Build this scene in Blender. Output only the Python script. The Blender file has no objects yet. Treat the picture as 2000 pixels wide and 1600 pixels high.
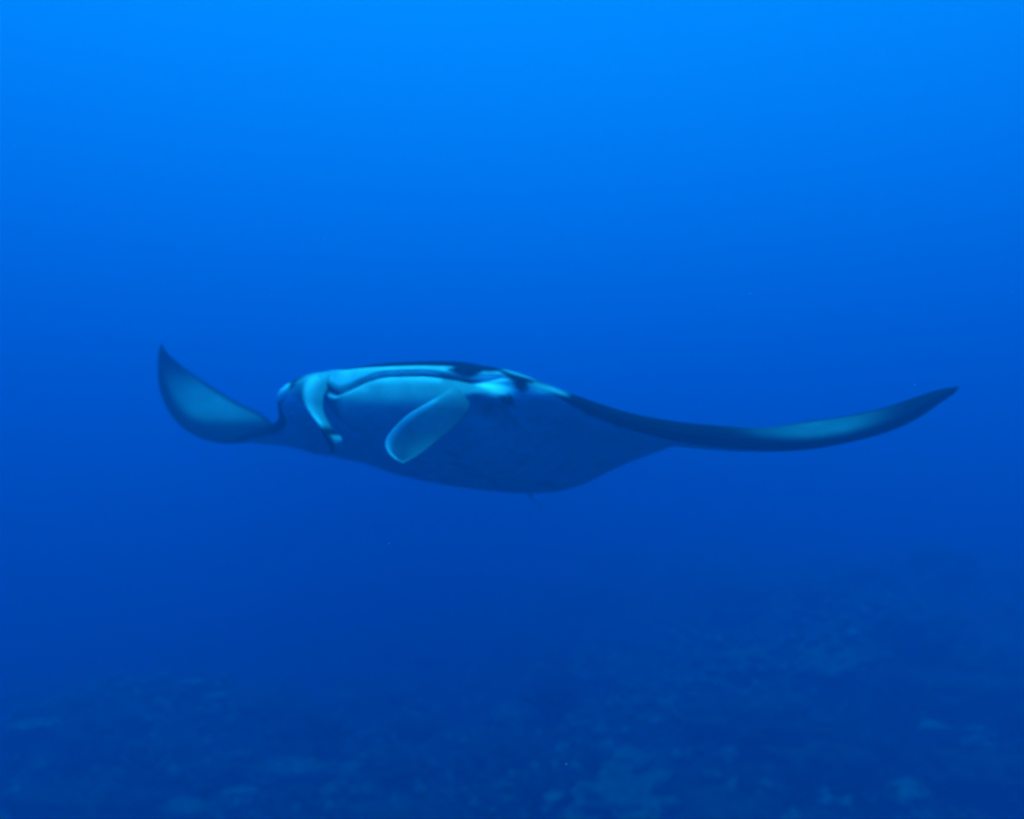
import bpy, bmesh, math, random
from mathutils import Vector, noise
from mathutils.bvhtree import BVHTree
R = math.radians
random.seed(7)
sc = bpy.context.scene
COL = sc.collection

# ---------------------------------------------------------------- camera
CAM = Vector((0.0, 0.0, 3.8)); PITCH = R(10.0); FPX = 1700.0
cd = bpy.data.cameras.new('camera'); cam = bpy.data.objects.new('camera', cd); COL.objects.link(cam)
cam.location = CAM; cam.rotation_euler = (R(90) + PITCH, 0, 0)
cd.sensor_width = 36.0; cd.lens = 36.0 * FPX / 2000.0
cd.clip_start = 0.05; cd.clip_end = 1000.0
cd.dof.use_dof = True; cd.dof.focus_distance = 2.2; cd.dof.aperture_fstop = 1.4
sc.camera = cam

# ---------------------------------------------------------------- sky, sun, exposure
SUN_EL, SUN_AZ = R(78), R(192)     # azimuth measured clockwise from +Y: high, behind the camera
w = bpy.data.worlds.new('World'); sc.world = w; w.use_nodes = True
nt = w.node_tree; bg = nt.nodes['Background']
sky = nt.nodes.new('ShaderNodeTexSky'); sky.sky_type = 'NISHITA'; sky.sun_disc = False
sky.sun_elevation = SUN_EL; sky.sun_rotation = SUN_AZ
nt.links.new(sky.outputs[0], bg.inputs['Color']); bg.inputs['Strength'].default_value = 0.12
sd = bpy.data.lights.new('sun', 'SUN'); sun = bpy.data.objects.new('sun', sd); COL.objects.link(sun)
sd.energy = 5.0; sd.angle = R(28); sd.color = (1.0, 0.96, 0.9)
sdir = Vector((math.sin(SUN_AZ) * math.cos(SUN_EL), math.cos(SUN_AZ) * math.cos(SUN_EL), math.sin(SUN_EL)))
sun.rotation_euler = sdir.to_track_quat('Z', 'Y').to_euler()
vs = sc.view_settings
sc.display_settings.display_device = 'sRGB'
vs.view_transform = 'Standard'; vs.look = 'None'; vs.gamma = 1.0; vs.use_curve_mapping = False
vs.exposure = 1.75
cy = sc.cycles
cy.use_denoising = True
cy.max_bounces = 12; cy.diffuse_bounces = 4; cy.volume_bounces = 6; cy.transparent_max_bounces = 8
cy.sample_clamp_indirect = 4.0

# ---------------------------------------------------------------- helpers
def at(px, py, Y):
    """point of the place on the sight line through a picture point, Y metres ahead"""
    a = (px - 1000.0) / FPX; b = (800.0 - py) / FPX
    d = Vector((a, math.cos(PITCH) - b * math.sin(PITCH), math.sin(PITCH) + b * math.cos(PITCH)))
    return CAM + d * (Y / d.y)
def front(p):
    q = p - CAM
    zc = q.y * math.cos(PITCH) + q.z * math.sin(PITCH)
    yc = -q.y * math.sin(PITCH) + q.z * math.cos(PITCH)
    return 1000 + FPX * q.x / zc, 800 - FPX * yc / zc
def sm(a, b, x):
    t = max(0.0, min(1.0, (x - a) / (b - a))); return t * t * (3 - 2 * t)
def mesh_obj(name, verts, faces, mat, parent=None, smooth=True, attrs=None):
    me = bpy.data.meshes.new(name); me.from_pydata([tuple(v) for v in verts], [], faces); me.update()
    bm = bmesh.new(); bm.from_mesh(me); bmesh.ops.recalc_face_normals(bm, faces=bm.faces); bm.to_mesh(me); bm.free()
    if smooth: me.polygons.foreach_set('use_smooth', [True] * len(me.polygons))
    for k, vals in (attrs or {}).items():
        at_ = me.attributes.new(k, 'FLOAT', 'POINT'); at_.data.foreach_set('value', vals)
    me.materials.append(mat)
    o = bpy.data.objects.new(name, me); COL.objects.link(o)
    if parent: o.parent = parent
    return o
def tag(o, label=None, cat=None, group=None, kind=None):
    for k, v in (('label', label), ('category', cat), ('group', group), ('kind', kind)):
        if v: o[k] = v
    return o
def catmull(pts, n):
    """resample a list of equal-length tuples, n steps per span"""
    out = []
    P = [pts[0]] + list(pts) + [pts[-1]]
    for i in range(1, len(P) - 2):
        for k in range(n):
            t = k / n; r = []
            for a, b, c, d in zip(P[i - 1], P[i], P[i + 1], P[i + 2]):
                r.append(0.5 * (2 * b + (c - a) * t + (2 * a - 5 * b + 4 * c - d) * t * t + (3 * b - a - 3 * c + d) * t ** 3))
            out.append(tuple(r))
    out.append(tuple(pts[-1])); return out

# ---------------------------------------------------------------- materials
def new_mat(name):
    m = bpy.data.materials.new(name); m.use_nodes = True
    n = m.node_tree.nodes; return m, n, m.node_tree.links, n['Principled BSDF']
def skin_material():
    m, n, l, b = new_mat('manta_skin')
    a = n.new('ShaderNodeAttribute'); a.attribute_name = 'pigment_shade'
    ns = n.new('ShaderNodeTexNoise'); ns.inputs['Scale'].default_value = 9; ns.inputs['Detail'].default_value = 6
    tc = n.new('ShaderNodeTexCoord'); l.new(tc.outputs['Object'], ns.inputs['Vector'])
    mr = n.new('ShaderNodeMapRange'); mr.inputs['From Min'].default_value = 0.3; mr.inputs['From Max'].default_value = 0.7
    mr.inputs['To Min'].default_value = 0.72; mr.inputs['To Max'].default_value = 1.05
    l.new(ns.outputs['Fac'], mr.inputs['Value'])
    ad = n.new('ShaderNodeMath'); ad.operation = 'MULTIPLY'; ad.use_clamp = True
    l.new(a.outputs['Fac'], ad.inputs[0]); l.new(mr.outputs[0], ad.inputs[1])
    mx = n.new('ShaderNodeMix'); mx.data_type = 'RGBA'
    mx.inputs[6].default_value = (0.004, 0.005, 0.007, 1); mx.inputs[7].default_value = (0.84, 0.82, 0.92, 1)
    l.new(ad.outputs[0], mx.inputs[0]); l.new(mx.outputs[2], b.inputs['Base Color'])
    b.inputs['Roughness'].default_value = 0.8; b.inputs['Specular IOR Level'].default_value = 0.03
    bp = n.new('ShaderNodeBump'); bp.inputs['Strength'].default_value = 0.15; bp.inputs['Distance'].default_value = 0.004
    n2 = n.new('ShaderNodeTexNoise'); n2.inputs['Scale'].default_value = 120; l.new(tc.outputs['Object'], n2.inputs['Vector'])
    l.new(n2.outputs['Fac'], bp.inputs['Height']); l.new(bp.outputs[0], b.inputs['Normal'])
    return m
def plain(name, col, rough=0.6, col2=None, scale=8.0, bump=0.0):
    m, n, l, b = new_mat(name)
    tc = n.new('ShaderNodeTexCoord'); ns = n.new('ShaderNodeTexNoise')
    ns.inputs['Scale'].default_value = scale; ns.inputs['Detail'].default_value = 8; l.new(tc.outputs['Object'], ns.inputs['Vector'])
    cr = n.new('ShaderNodeValToRGB'); cr.color_ramp.elements[0].position = 0.35; cr.color_ramp.elements[1].position = 0.68
    cr.color_ramp.elements[0].color = (*col, 1); cr.color_ramp.elements[1].color = (*(col2 or [c * 1.6 for c in col]), 1)
    l.new(ns.outputs['Fac'], cr.inputs[0]); l.new(cr.outputs[0], b.inputs['Base Color'])
    b.inputs['Roughness'].default_value = rough; b.inputs['Specular IOR Level'].default_value = 0.1
    if bump:
        bp = n.new('ShaderNodeBump'); bp.inputs['Strength'].default_value = bump; bp.inputs['Distance'].default_value = 0.05
        l.new(ns.outputs['Fac'], bp.inputs['Height']); l.new(bp.outputs[0], b.inputs['Normal'])
    return m
SKIN = skin_material()
EYE = plain('eye_black', (0.01, 0.01, 0.012), 0.2)
REEF = plain('reef_floor', (0.014, 0.015, 0.015), 0.95, (0.065, 0.065, 0.056), 1.6, 0.6)
CORAL_DARK = plain('coral_dark', (0.012, 0.015, 0.012), 0.95, (0.06, 0.07, 0.05), 5.0, 0.5)
CORAL_MID = plain('coral_mid', (0.04, 0.05, 0.035), 0.95, (0.16, 0.18, 0.13), 5.0, 0.5)
CORAL_PALE = plain('coral_pale', (0.09, 0.10, 0.08), 0.95, (0.27, 0.28, 0.22), 6.0, 0.4)

# ---------------------------------------------------------------- water (named haze)
BOX = (-190, 190, -80, 220, -9, 11.1)
def make_haze():
    x0, x1, y0, y1, z0, z1 = BOX
    v = [(x, y, z) for z in (z0, z1) for y in (y0, y1) for x in (x0, x1)]
    f = [(0, 2, 3, 1), (4, 5, 7, 6), (0, 1, 5, 4), (2, 6, 7, 3), (0, 4, 6, 2), (1, 3, 7, 5)]
    m = bpy.data.materials.new('sea_water'); m.use_nodes = True
    n = m.node_tree.nodes; n.remove(n['Principled BSDF'])
    pv = n.new('ShaderNodeVolumePrincipled'); m.node_tree.links.new(pv.outputs[0], n['Material Output'].inputs['Volume'])
    pv.inputs['Density'].default_value = DENS
    pv.inputs['Color'].default_value = (*W_COL, 1); pv.inputs['Absorption Color'].default_value = (*W_ABS, 1)
    pv.inputs['Anisotropy'].default_value = W_ANI
    o = mesh_obj('haze', v, f, m, smooth=False); tag(o, kind='stuff')
DENS = 0.60
def water(s, a):      # scattering and absorption per metre -> Principled Volume colours
    c = s / DENS; q = a / DENS / (1 - c); return c, max(0.0, (1 - q)) ** 2
W = [water(0.0001, 0.59), water(0.0385, 0.138), water(0.088, 0.063)]
W_COL = [x[0] for x in W]; W_ABS = [x[1] for x in W]; W_ANI = 0.54
make_haze()

# ---------------------------------------------------------------- seabed
GK = 1.7
def ground_z(x, y):
    return CAM.z + GK * (relief(x / GK, y / GK) - 2.2)
def relief(x, y):
    right = sm(-4.5, 3.0, x)
    z = 0.20 + right * 1.5 * sm(4.5, 10.5, y) + 0.5 * sm(5, 10.5, y)
    z -= 0.45 * math.exp(-((x + 0.6) / 1.8) ** 2 - ((y - 9) / 3.0) ** 2)
    z += 0.75 * math.exp(-((x + 2.9) / 1.7) ** 2 - ((y - 7.2) / 1.8) ** 2)
    z += 0.5 * math.exp(-((x - 3.0) / 1.5) ** 2 - ((y - 7.2) / 1.5) ** 2)
    z += 0.35 * math.exp(-((x - .2) / 1.2) ** 2 - ((y - 6.6) / .9) ** 2)
    z += 0.38 * noise.fractal(Vector((x * .35, y * .35, 3.1)), 1.0, 2.0, 4)
    z += 0.22 * noise.fractal(Vector((x * 1.5, y * 1.5, 9.1)), 0.9, 2.1, 4) * sm(70, 25, y)
    return z
def make_ground():
    N = 300; xs = []; ys = []
    for i in range(N + 1):
        t = i / N * 2 - 1; xs.append(math.copysign(abs(t) * 14 + abs(t) ** 5 * 110, t))
        u = i / N; ys.append(-20 + 20 * min(1, u * 10) if u < .1 else (u - .1) / .9 * 26 + ((u - .1) / .9) ** 5 * 118)
    v = [(x * GK, y * GK, ground_z(x * GK, y * GK)) for y in ys for x in xs]
    f = [(j * (N + 1) + i, j * (N + 1) + i + 1, (j + 1) * (N + 1) + i + 1, (j + 1) * (N + 1) + i) for j in range(N) for i in range(N)]
    tag(mesh_obj('seabed', v, f, REEF), kind='structure')
make_ground()

def lump_mesh(name, seed, rough=0.6, sub=4, flat=0.6):
    bm = bmesh.new(); bmesh.ops.create_icosphere(bm, subdivisions=sub, radius=1)
    o = Vector((seed * 3.7, seed * 1.3, 0))
    for v in bm.verts:
        k = 1 + rough * noise.fractal(v.co * 1.3 + o, 0.8, 2.2, 4) + 0.22 * noise.fractal(v.co * 5 + o, 0.6, 2.1, 3)
        v.co *= k; v.co.z = max(v.co.z * flat, -0.35)
    me = bpy.data.meshes.new(name); bm.to_mesh(me); bm.free()
    me.polygons.foreach_set('use_smooth', [True] * len(me.polygons)); return me
def branch_mesh(name, seed, n=26):
    rnd = random.Random(seed); v = []; f = []
    for i in range(n):
        a = rnd.uniform(0, 2 * math.pi); tl = rnd.uniform(0.1, 1.1)
        d = Vector((math.cos(a) * math.sin(tl), math.sin(a) * math.sin(tl), math.cos(tl)))
        p = Vector((math.cos(a) * .2, math.sin(a) * .2, 0)); L = rnd.uniform(.6, 1.0); r = rnd.uniform(.07, .12)
        s1 = d.orthogonal().normalized(); s2 = d.cross(s1); b = len(v)
        for k, (t, q) in enumerate(((0, 1), (.5, .9), (.9, .7), (1, .2))):
            for j in range(6):
                an = j / 6 * 2 * math.pi
                v.append(p + d * L * t + (s1 * math.cos(an) + s2 * math.sin(an)) * r * q)
            if k:
                for j in range(6): f.append((b + (k - 1) * 6 + j, b + (k - 1) * 6 + (j + 1) % 6, b + k * 6 + (j + 1) % 6, b + k * 6 + j))
    me = bpy.data.meshes.new(name); me.from_pydata([tuple(x) for x in v], [], f); me.update(); return me
LUMPS = [lump_mesh('coral_boulder', i) for i in range(5)]
BRANCH = [branch_mesh('branching_coral', i) for i in range(3)]
def place(mesh, mat, name, x, y, s, label, cat, group=None, sink=0.15):
    me = mesh
    o = bpy.data.objects.new(name, me)
    if not me.materials: me.materials.append(mat)
    COL.objects.link(o)
    o.material_slots[0].link = 'OBJECT'; o.material_slots[0].material = mat
    o.location = (x, y, ground_z(x, y) + sink * s * -1 + 0.05 * s); o.rotation_euler = (0, 0, random.uniform(0, 6.28))
    o.scale = (s * random.uniform(.8, 1.25), s * random.uniform(.8, 1.25), s * random.uniform(.7, 1.1))
    return tag(o, label, cat, group)
def hit_ground(px, py):
    """where the sight line meets the seabed"""
    d = at(px, py, 1.0) - CAM
    t = 3.0
    while t < 90:
        p = CAM + d * t
        if ground_z(p.x, p.y) > p.z: return p.x, p.y
        t += 0.05
    return None
# pale coral heads the photograph shows one by one
pale = [(65, 1425, .16, 'small pale coral head at the far left edge of the reef'),
        (118, 1418, .13, 'pale knob of coral just right of the far left pale coral head'),
        (372, 1345, .17, 'upper pale coral of the pair on the left reef slope'),
        (422, 1372, .16, 'lower pale coral of the pair on the left reef slope'),
        (575, 1540, .26, 'broad pale coral low in the picture between left corner and centre'),
        (470, 1555, .14, 'small pale coral left of the broad pale coral near bottom'),
        (985, 1552, .13, 'small bright coral at the bottom centre of the picture'),
        (1110, 1585, .18, 'pale coral at the bottom edge right of centre'),
        (1420, 1480, .15, 'pale coral patch in the right half below the wing tip'),
        (1615, 1555, .20, 'pale coral left of the big rounded pale coral'),
        (1762, 1552, .16, 'big rounded pale coral at the bottom right'),
        (1775, 1590, .13, 'little coral below the big rounded pale coral'),
        (1870, 1428, .24, 'long pale coral ledge near the right edge'),
        (1525, 1432, .16, 'lone pale coral in the middle of the right slope'),
        (1411, 1105, .24, 'distant pale coral on top of the right ridge'),
        (1895, 1100, .30, 'distant pale coral ledge on the ridge by the right edge')]
for i, (px, py, s, lab) in enumerate(pale):
    h = hit_ground(px, py)
    if h: place(LUMPS[i % 5], CORAL_PALE, 'coral', h[0], h[1], s * GK * .8, lab, 'coral')
ORD = ['leftmost', 'second from the left', 'third from the left', 'fourth from the left', 'fifth from the left', 'sixth from the left',
       'seventh from the left', 'eighth from the left', 'rightmost']
ROWS = [(1590, 'along the bottom edge of the picture'), (1500, 'just above the bottom edge'),
        (1400, 'on the middle reef slope'), (1300, 'on the upper reef slope'), (1200, 'below the hazy ridge'), (1125, 'on the hazy ridge top')]
for ri, (py, where) in enumerate(ROWS):
    for kind in (0, 1):
        n = 9 if kind == 0 else (4 if ri < 4 else 0)
        for k in range(n):
            px = 40 + (k + .5 + random.uniform(-.35, .35)) * 1920 / n; h = hit_ground(px, py + random.uniform(-35, 35))
            if not h or h[1] > 42: continue
            s = random.uniform(.14, .42) * (0.6 + h[1] / GK * 0.05) * GK
            pos = ORD[k] if k < n - 1 else 'rightmost'
            if kind == 0:
                place(random.choice(LUMPS), random.choice((CORAL_DARK, CORAL_DARK, CORAL_MID)), 'coral_boulder', h[0], h[1], s,
                      'dim coral boulder, ' + pos + ' of those ' + where, 'coral', 'coral boulders on the reef slope')
            else:
                place(random.choice(BRANCH), random.choice((CORAL_MID, CORAL_DARK)), 'branching_coral', h[0], h[1], s * .8,
                      'bushy coral, ' + pos + ' of the bushes ' + where, 'coral', 'branching corals on the reef slope', -.1)
def make_rubble():
    v = []; f = []; rnd = random.Random(3)
    for i in range(9000):
        y = 7.5 + rnd.random() ** 1.3 * 29; x = rnd.uniform(-1, 1) * (y * .66 + .6)
        s = rnd.uniform(.03, .12); c = Vector((x, y, ground_z(x, y) + s * .3)); b = len(v)
        for d in ((1, 0, 0), (-1, 0, 0), (0, 1, 0), (0, -1, 0), (0, 0, 1), (0, 0, -.6)):
            v.append(c + Vector([q * s * rnd.uniform(.5, 1.5) for q in d]) + Vector((rnd.uniform(-.3, .3) * s, rnd.uniform(-.3, .3) * s, 0)))
        for a in ((0, 2, 4), (2, 1, 4), (1, 3, 4), (3, 0, 4), (2, 0, 5), (1, 2, 5), (3, 1, 5), (0, 3, 5)): f.append(tuple(b + q for q in a))
    tag(mesh_obj('coral_rubble', v, f, CORAL_MID), 'broken coral rubble strewn over the reef slope', 'rubble', kind='stuff')
make_rubble()

# ---------------------------------------------------------------- manta ray
MOUTH = Vector((-0.487, 3.6)); YAW = R(22)
LAT = Vector((math.cos(YAW), -math.sin(YAW))); BACK = Vector((math.sin(YAW), math.cos(YAW)))
def plan(s, y, py):
    q = MOUTH + LAT * s + BACK * y
    return at(1000 + FPX * q.x / (q.y * 1.0), py, q.y) if False else fix(q, py)
def fix(q, py):
    b = (800.0 - py) / FPX
    dy = math.cos(PITCH) - b * math.sin(PITCH); dz = math.sin(PITCH) + b * math.cos(PITCH)
    return Vector((q.x, q.y, CAM.z + dz / dy * q.y))
# span station: s, back offset and picture height of the leading edge, the same of the trailing edge, half thickness, camber
ST = [(-1.848, .555, 672, .565, 671, .001, 0),
      (-1.862, .555, 688, .600, 684, .005, 0),
      (-1.866, .560, 712, .680, 702, .008, 0),
      (-1.858, .570, 752, .780, 722, .012, .00),
      (-1.815, .590, 793, .870, 744, .015, .00),
      (-1.730, .610, 829, .930, 766, .018, .00),
      (-1.600, .620, 853, .960, 790, .020, .00),
      (-1.450, .600, 862, .980, 811, .023, .00),
      (-1.300, .530, 861, 1.00, 852, .026, .02),
      (-1.150, .440, 852, 1.01, 882, .030, .02),
      (-1.000, .360, 843, 1.04, 892, .034, .02),
      (-.860, .300, 832, 1.10, 903, .042, .0),
      (-.785, .250, 816, 1.15, 912, .050, 0),
      (-.750, .190, 788, 1.18, 918, .060, 0),
      (-.710, .145, 768, 1.21, 924, .075, 0),
      (-.600, .110, 750, 1.25, 934, .100, 0),
      (-.430, .080, 736, 1.30, 946, .105, 0),
      (-.300, .045, 727, 1.32, 953, .150, 0),
      (-.150, .010, 720, 1.34, 959, .160, 0),
      (0.00, .000, 717, 1.36, 963, .160, 0),
      (.150, .010, 716, 1.36, 963, .160, 0),
      (.300, .045, 720, 1.33, 957, .150, 0),
      (.430, .080, 730, 1.28, 944, .095, 0),
      (.550, .140, 749, 1.22, 926, .068, 0),
      (.700, .220, 778, 1.15, 904, .048, 0),
      (.900, .310, 818, 1.07, 878, .047, 0),
      (1.10, .400, 845, 1.01, 858, .050, 0),
      (1.30, .500, 860, .975, 842, .049, 0),
      (1.45, .580, 867, .960, 832, .042, 0),
      (1.60, .660, 867, .950, 822, .036, 0),
      (1.75, .730, 856, .940, 812, .032, 0),
      (1.90, .800, 837, .935, 797, .032, 0),
      (2.02, .850, 813, .930, 778, .029, 0),
      (2.11, .880, 787, .920, 763, .022, 0),
      (2.17, .895, 769, .915, 757, .014, 0),
      (2.200, .900, 756, .910, 755, .003, 0)]
HEAD = [(1.35, 0), (1.1, .05), (.8, .12), (.5, .18), (.3, .172), (.17, .125), (.07, .062), (.018, .020), (0, -.004), (0, -.018),
        (.03, -.021), (.12, -.018), (.2, -.028), (.12, -.037), (.065, -.030), (.036, -.034), (.002, -.052), (-.012, -.088), (-.022, -.138),
        (-.010, -.200), (.11, -.280), (.62, -.225), (1.1, -.08), (1.35, 0)]
WING = [(1, 0), (.82, .25), (.6, .55), (.4, .8), (.25, .95), (.16, .98), (.09, .85), (.045, .65), (.018, .42), (.006, .22),
        (.001, .1), (0, .02), (0, -.05), (.002, -.12), (.006, -.22), (.014, -.36), (.03, -.55), (.055, -.72), (.1, -.88),
        (.2, -1), (.38, -.9), (.62, -.55), (.84, -.2), (1, 0)]
SUBS, SUBP = 7, 5
rows = catmull([(s, *plan(s, yl, pl), *plan(s, yt, pt), th, cam_) for s, yl, pl, yt, pt, th, cam_ in ST], SUBS)
def poly_d(poly, x, y):
    """signed distance to a polygon, positive inside"""
    ins = False; best = 1e9; n = len(poly)
    for i in range(n):
        x1, y1 = poly[i]; x2, y2 = poly[(i + 1) % n]
        if (y1 > y) != (y2 > y) and x < (x2 - x1) * (y - y1) / (y2 - y1) + x1: ins = not ins
        dx, dy = x2 - x1, y2 - y1; t = max(0, min(1, ((x - x1) * dx + (y - y1) * dy) / (dx * dx + dy * dy)))
        best = min(best, math.hypot(x - x1 - t * dx, y - y1 - t * dy))
    return best if ins else -best
# markings and painted shade on the front of the head: outline, value, softness; outlines in front-elevation units
MARKS = [([(572, 775), (578, 748), (605, 729), (640, 722), (660, 720), (660, 728), (645, 736), (636, 760), (620, 790), (596, 792)], .62, 6),
         ([(872, 722), (905, 708), (985, 712), (1003, 730), (975, 728), (945, 727), (925, 738), (905, 738)], 0.0, 3),
         ([(862, 729), (925, 740), (935, 756), (965, 772), (965, 810), (900, 810), (866, 780)], .38, 8),  # between jaw and eye patch: shade of the belly put into the colour
         ([(915, 741), (945, 728), (975, 727), (1000, 745), (1012, 765), (998, 775), (960, 764), (930, 750)], 1.0, 5),
         ([(988, 727), (1012, 731), (1034, 744), (1030, 762), (1017, 770), (1004, 752)], 0.0, 4),
         ([(1030, 756), (1045, 748), (1085, 757), (1110, 772), (1085, 772), (1050, 764)], .65, 8),
         ([(980, 716), (1010, 718), (1050, 738), (1046, 743), (1000, 730), (980, 722)], .5, 3),
         ([(978, 774), (990, 767), (1008, 782), (1004, 798), (984, 796)], 0.0, 5),
         ([(530, 784), (536, 750), (566, 748), (564, 764), (548, 784)], 1.0, 3),
         ([(700, 756), (716, 754), (724, 762), (712, 768), (702, 764)], 0.55, 5)]
BUMPS = [(943, 772, 28, 18, .05), (982, 790, 28, 21, .075), (1060, 778, 30, 16, .02)]
SPOTS = [(1086, 827, 16, 6), (1032, 893, 15, 7), (905, 915, 14, 8), (962, 944, 12, 6), (1070, 945, 18, 6), (1020, 905, 10, 4), (878, 885, 9, 4)]
def make_body():
    V = []; F = []; PIG = []; n_r = len(rows); loop = None
    cen = [(Vector(r[1:4]) + Vector(r[4:7])) / 2 for r in rows]
    for i, r in enumerate(rows):
        s = r[0]; L = Vector(r[1:4]); T = Vector(r[4:7]); th = max(r[7], .002); cb = r[8]
        ch = (T - L).length; e1 = (T - L).normalized() if ch > 1e-5 else Vector((0, 1, 0))
        tan = (cen[min(i + 2, n_r - 1)] - cen[max(i - 2, 0)]).normalized()
        e2 = tan.cross(e1).normalized()
        hw = 1 - sm(.26, .52, abs(s))
        flat = 1 - sm(.5, .9, abs(s))
        e2 = (e2 * (1 - flat) + Vector((0, -e1.z, abs(e1.y))).normalized() * flat).normalized()
        drop = (.085 * sm(.04, .34, -s) if s < 0 else .02 * sm(.1, .34, s))
        prof = []
        for k, ((hy, hz), (wc, wh)) in enumerate(zip(HEAD, WING)):
            zz = hz * (.55 + .45 * math.cos(min(1, abs(s) / .6) * 1.2)) if k in (18, 19, 20, 21, 22) else hz
            if 3 <= k <= 7: zz *= 1 - .45 * sm(.2, .5, s) - .25 * sm(.25, .5, -s)
            if 9 <= k <= 15: zz -= drop * (1 if k >= 9 else 0)
            if k in (16, 17): zz -= drop * (.8 if k == 16 else .55)
            if 10 <= k <= 14 : hy2 = .03 + (hy - .03) * (1 - sm(.2, .4, abs(s)) * .8)
            else: hy2 = hy
            A = (hy2 / 1.35 * (ch if k in (0, 1, 2, 21, 22, 23) else 1.35), zz)
            B = (wc * ch, wh * th * (1.0 if k < 11 else 1.15))
            prof.append((A[0] * hw + B[0] * (1 - hw), A[1] * hw + B[1] * (1 - hw)))
        pr = catmull(prof, SUBP)[:-1]
        loop = len(pr)
        for _ in range(14):     # even out the curve of the chin and throat
            q = list(pr)
            for j in range(int(16.4 * SUBP), int(21.6 * SUBP)):
                q[j] = tuple((pr[j - 1][d] + 2 * pr[j][d] + pr[j + 1][d]) / 4 for d in (0, 1))
            pr = q
        for j, (a, b) in enumerate(pr):
            k = j / SUBP; c = a / max(ch, 1e-4)
            p = L + e1 * a + e2 * (b + cb * 4 * max(0, min(1, c)) * (1 - max(0, min(1, c))))
            if abs(s) < .8 and a < .5 and k > 7:
                X, Z = front(p)
                for bx, bz, ra, rb, am in BUMPS:
                    p = p + Vector((-BACK.x, -BACK.y, .0)) * am * math.exp(-((X - bx) / ra) ** 2 - ((Z - bz) / rb) ** 2)
            V.append(p)
            # pigment: dark back and leading edge, white underside, pale patch on the outer wing
            low = sm(7.2, 7.9, k) if hw > .5 else sm(16.0, 17.6, k) * (1 - sm(1.35, 1.5, abs(s))) 
            if hw <= .5 and abs(s) < .75: low = sm(10.5 + 5 * sm(.5, .75, abs(s)), 12 + 5 * sm(.5, .75, abs(s)), k)
            pg = low * (.97 if hw > .1 and k < 10.6 else 1.0)
            if hw > .1 and 10.3 < k < 14.2: pg = .06
            if hw > .2 and k > 14: pg *= 1 - .60 * sm(15.6, 17.4, k) * (1 - sm(18.2, 20.5, k))  # chin darkened below the lip, a shading gradient painted into the skin
            if s < -.1 and 8.7 < k <= 10.3: pg *= 1 - .62 * sm(.1, .2, -s)  # left face of the upper lip toned down, its weaker light painted in
            side = -1 if s < 0 else 1
            if k < 11:
                if side > 0: pt = (1 - sm(5.4, 9.6, k)) * (1 - sm(.8, 1.0, c)) * sm(1.22, 1.62, s) * (1 - sm(1.72, 2.0, s))
                else: pt = sm(.08, .34, c) * (1 - sm(.88, .98, c)) * sm(1.30, 1.5, -s) * sm(700, 745, front(p)[1]) * (1 - sm(812, 838, front(p)[1])) * (.4 + .6 * math.exp(-((front(p)[1] - 778) / 38) ** 2))
                pg = max(pg, (.15 if side > 0 else .24) * pt)
            X, Z = front(p)
            if abs(s) < .8 and a < .45 and k > 5:
                for poly, val, soft in MARKS:
                    d = poly_d(poly, X, Z)
                    if d > -soft: q = sm(-soft, soft, d); pg = pg * (1 - q) + val * q
            if k > 17 and c > .1:
                for sx, sz, ra, rb in SPOTS:
                    d = math.hypot((X - sx) / ra, (Z - sz) / rb)
                    if d < 1.3: pg *= 1 - .45 * (1 - sm(.3, 1.3, d))
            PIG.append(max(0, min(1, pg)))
    for i in range(n_r - 1):
        for j in range(loop):
            a = i * loop + j; b = i * loop + (j + 1) % loop
            F.append((a, b, b + loop, a + loop))
    F.append(tuple(range(loop))[::-1]); F.append(tuple((n_r - 1) * loop + j for j in range(loop)))
    return V, F, PIG
bv, bf, bp_ = make_body()
manta = bpy.data.objects.new('manta_ray', None); COL.objects.link(manta)
manta.location = tuple(plan(0.0, .6, 860))
bpy.context.view_layer.update()
MI = manta.matrix_world.inverted()
def part(name, V, F, mat, attrs=None, parent=None):
    base = MI
    return mesh_obj(name, [base @ Vector(v) for v in V], F, mat, parent or manta, attrs=attrs)
tag(manta, 'large manta ray with raised wingtips, dark back and pale belly gliding through blue water', 'manta ray')
body = part('body', bv, bf, SKIN, {'pigment_shade': bp_})
BVH = BVHTree.FromPolygons([tuple(v) for v in bv], bf[:-2])
def on_body(px, py):
    d = (at(px, py, 1.0) - CAM).normalized(); h = BVH.ray_cast(CAM, d)
    return h[0] if h[0] else at(px, py, 3.7)

def blade(name, left, right, thick, bulge, pig, label=None):
    Lr = catmull(left, 6); Rr = catmull(right, 6); V = []; F = []; P = []; M = 20
    for i, (l_, r_) in enumerate(zip(Lr, Rr)):
        u = i / (len(Lr) - 1); a = at(*l_); b = at(*r_)
        ac = (b - a); an = ac.normalized() if ac.length > 1e-5 else Vector((1, 0, 0))
        tn = (at(*Lr[min(i + 1, len(Lr) - 1)]) - at(*Lr[max(i - 1, 0)])).normalized()
        nn = an.cross(tn).normalized()
        if nn.y > 0: nn = -nn
        for j in range(2 * M):
            t = j / (2 * M) * 2 * math.pi
            v = .5 - .5 * math.cos(t); h = math.sin(t) * thick * (1 - .5 * u)
            V.append(a + ac * v + nn * (h + bulge(u, v))); P.append(pig(u, v, h))
    n = len(Lr)
    for i in range(n - 1):
        for j in range(2 * M):
            a = i * 2 * M + j; b = i * 2 * M + (j + 1) % (2 * M); F.append((a, b, b + 2 * M, a + 2 * M))
    F.append(tuple(range(2 * M))[::-1]); F.append(tuple((n - 1) * 2 * M + j for j in range(2 * M)))
    o = part(name, V, F, SKIN, {'pigment_shade': P})
    if label: o['label'] = label
    return o
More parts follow.
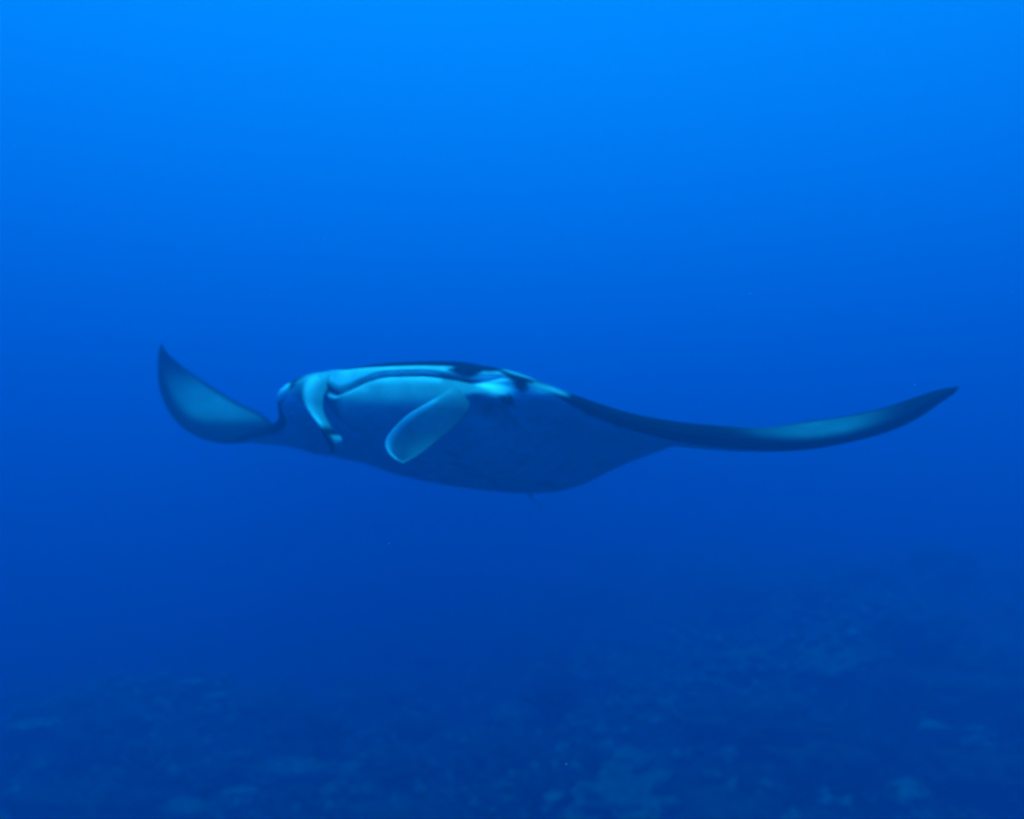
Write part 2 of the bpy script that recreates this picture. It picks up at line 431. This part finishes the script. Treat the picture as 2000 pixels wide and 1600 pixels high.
# image-right lobe: unrolled, a broad paddle hanging from the mouth corner with a white rim
blade('cephalic_fin',
      [(880, 758, 3.50), (866, 768, 3.42), (844, 782, 3.385), (820, 796, 3.365), (794, 813, 3.35), (768, 838, 3.34), (753, 862, 3.335), (757, 882, 3.335), (773, 897, 3.34), (784, 903, 3.34)],
      [(898, 762, 3.53), (915, 778, 3.49), (916, 797, 3.46), (904, 818, 3.44), (884, 838, 3.42), (860, 856, 3.40), (839, 873, 3.38), (816, 890, 3.36), (799, 899, 3.35), (789, 903, 3.34)],
      .006, lambda u, v: .012 * math.sin(math.pi * min(1, v)) * (1 - u) - .02 * v * (1 - v) * 4 * u,
      lambda u, v, h:   .34 - .16 * v + .64 * max((1 - sm(.06, .20, v)) * sm(.12, .3, u), sm(.86, .97, u) * (1 - .6 * v)))
# image-left lobe: rolled, hanging beside the mouth
blade('cephalic_fin',
      [(604, 748, 3.86), (586, 757, 3.83), (588, 776, 3.79), (602, 800, 3.76), (618, 822, 3.72), (631, 842, 3.68), (637, 858, 3.67), (644, 872, 3.66), (653, 881, 3.66)],
      [(632, 744, 3.84), (640, 756, 3.80), (632, 776, 3.74), (631, 800, 3.71), (639, 820, 3.68), (650, 838, 3.65), (664, 852, 3.63), (669, 864, 3.63), (660, 880, 3.65)],
      .014, lambda u, v: .05 * math.sin(math.pi * min(1, v)) * (1 - .4 * u) * (.3 + .7 * sm(0, .2, u)),
      lambda u, v, h: (.30 + .5 * math.exp(-((v - .6) / .2) ** 2)) * (1 - sm(.56, .66, u) * sm(.10, .22, v)) + .6 * sm(.70, .78, u) * sm(.66, .8, v),
      'rolled lobe with a dark tip')
def ball(name, c, r, mat, flat=1.0):
    bm = bmesh.new(); bmesh.ops.create_uvsphere(bm, u_segments=20, v_segments=12, radius=r)
    V = [c + Vector((v.co.x, v.co.y * flat, v.co.z)) for v in bm.verts]; F = [tuple(x.index for x in f.verts) for f in bm.faces]; bm.free()
    return part(name, V, F, mat)
ball('eye', on_body(991, 781) + Vector((0, .006, 0)), .021, EYE)
ball('eye', plan(-.73, .24, 786), .016, EYE)
def tube(name, pts, pig):
    R_ = catmull(pts, 5); V = []; F = []; P = []; M = 8
    for i, (x, y, z, r) in enumerate(R_):
        c = Vector((x, y, z)); d = (Vector(R_[min(i + 1, len(R_) - 1)][:3]) - Vector(R_[max(0, i - 1)][:3])).normalized()
        s1 = d.cross(Vector((0, 0, 1))).normalized(); s2 = d.cross(s1)
        for j in range(M):
            a = j / M * 2 * math.pi; V.append(c + (s1 * math.cos(a) + s2 * math.sin(a)) * r); P.append(pig)
    for i in range(len(R_) - 1):
        for j in range(M): a = i * M + j; b = i * M + (j + 1) % M; F.append((a, b, b + M, a + M))
    F.append(tuple(range(M))[::-1]); F.append(tuple((len(R_) - 1) * M + j for j in range(M)))
    return part(name, V, F, SKIN, {'pigment_shade': P})
t0 = plan(.08, 1.30, 955)
def tp(dy, dx, dz, r): return (t0.x + dx, t0.y + dy, t0.z + dz, r)
tube('tail', [tp(-.05, 0, .015, .022), tp(.08, .015, -.004, .013), tp(.4, .06, -.028, .007), tp(.8, .10, -.040, .005), tp(1.3, .12, -.02, .003), tp(1.7, .12, .02, .0015)], .7)
for sx in (-1, 1):
    c = plan(.08 + sx * .10, 1.24, 950); d = LAT * sx
    V = []; F = []
    for k, (o_, bk, dn) in enumerate(((0, 0, 0), (.07, .02, 0), (.085, .11, -.012), (.03, .15, -.016), (-.02, .10, -.008))):
        q = c + Vector((d.x * o_ + BACK.x * bk, d.y * o_ + BACK.y * bk, dn)); V += [q + Vector((0, 0, .006)), q - Vector((0, 0, .006))]
    F = [(0, 2, 4, 6, 8), (9, 7, 5, 3, 1)] + [(2 * i, 2 * i + 1, (2 * i + 3) % 10, (2 * i + 2) % 10) for i in range(5)]
    part('pelvic_fin', V, F, SKIN, {'pigment_shade': [.3] * 10})

# ---------------------------------------------------------------- specks drifting in the water
SPECK, sn, sl, sb = new_mat('plankton_speck')
sb.inputs['Base Color'].default_value = (.9, .9, .88, 1); sb.inputs['Roughness'].default_value = .9
tr = sn.new('ShaderNodeBsdfTranslucent'); tr.inputs['Color'].default_value = (.95, .95, .93, 1)
ms = sn.new('ShaderNodeMixShader'); ms.inputs[0].default_value = .6
sl.new(sb.outputs[0], ms.inputs[1]); sl.new(tr.outputs[0], ms.inputs[2]); sl.new(ms.outputs[0], sn['Material Output'].inputs['Surface'])
def make_specks():
    v = []; f = []; rnd = random.Random(21)
    for i in range(150):
        y = rnd.uniform(1.6, 12); c = Vector((rnd.uniform(-.75, .75) * y, y, CAM.z + rnd.uniform(-.35, .7) * y)); s = rnd.uniform(.0008, .0018) * (.6 + .2 * y)
        if i % 40 == 0: s *= 1.8
        b = len(v)
        for d in ((1, 0, 0), (-1, 0, 0), (0, 1, 0), (0, -1, 0), (0, 0, 1), (0, 0, -1)): v.append(c + Vector([q * s * rnd.uniform(.5, 1.4) for q in d]))
        for a in ((0, 2, 4), (2, 1, 4), (1, 3, 4), (3, 0, 4), (2, 0, 5), (1, 2, 5), (3, 1, 5), (0, 3, 5)): f.append(tuple(b + q for q in a))
    tag(mesh_obj('drifting_specks', v, f, SPECK), 'tiny pale specks drifting in the open water', 'particles', kind='stuff')
make_specks()
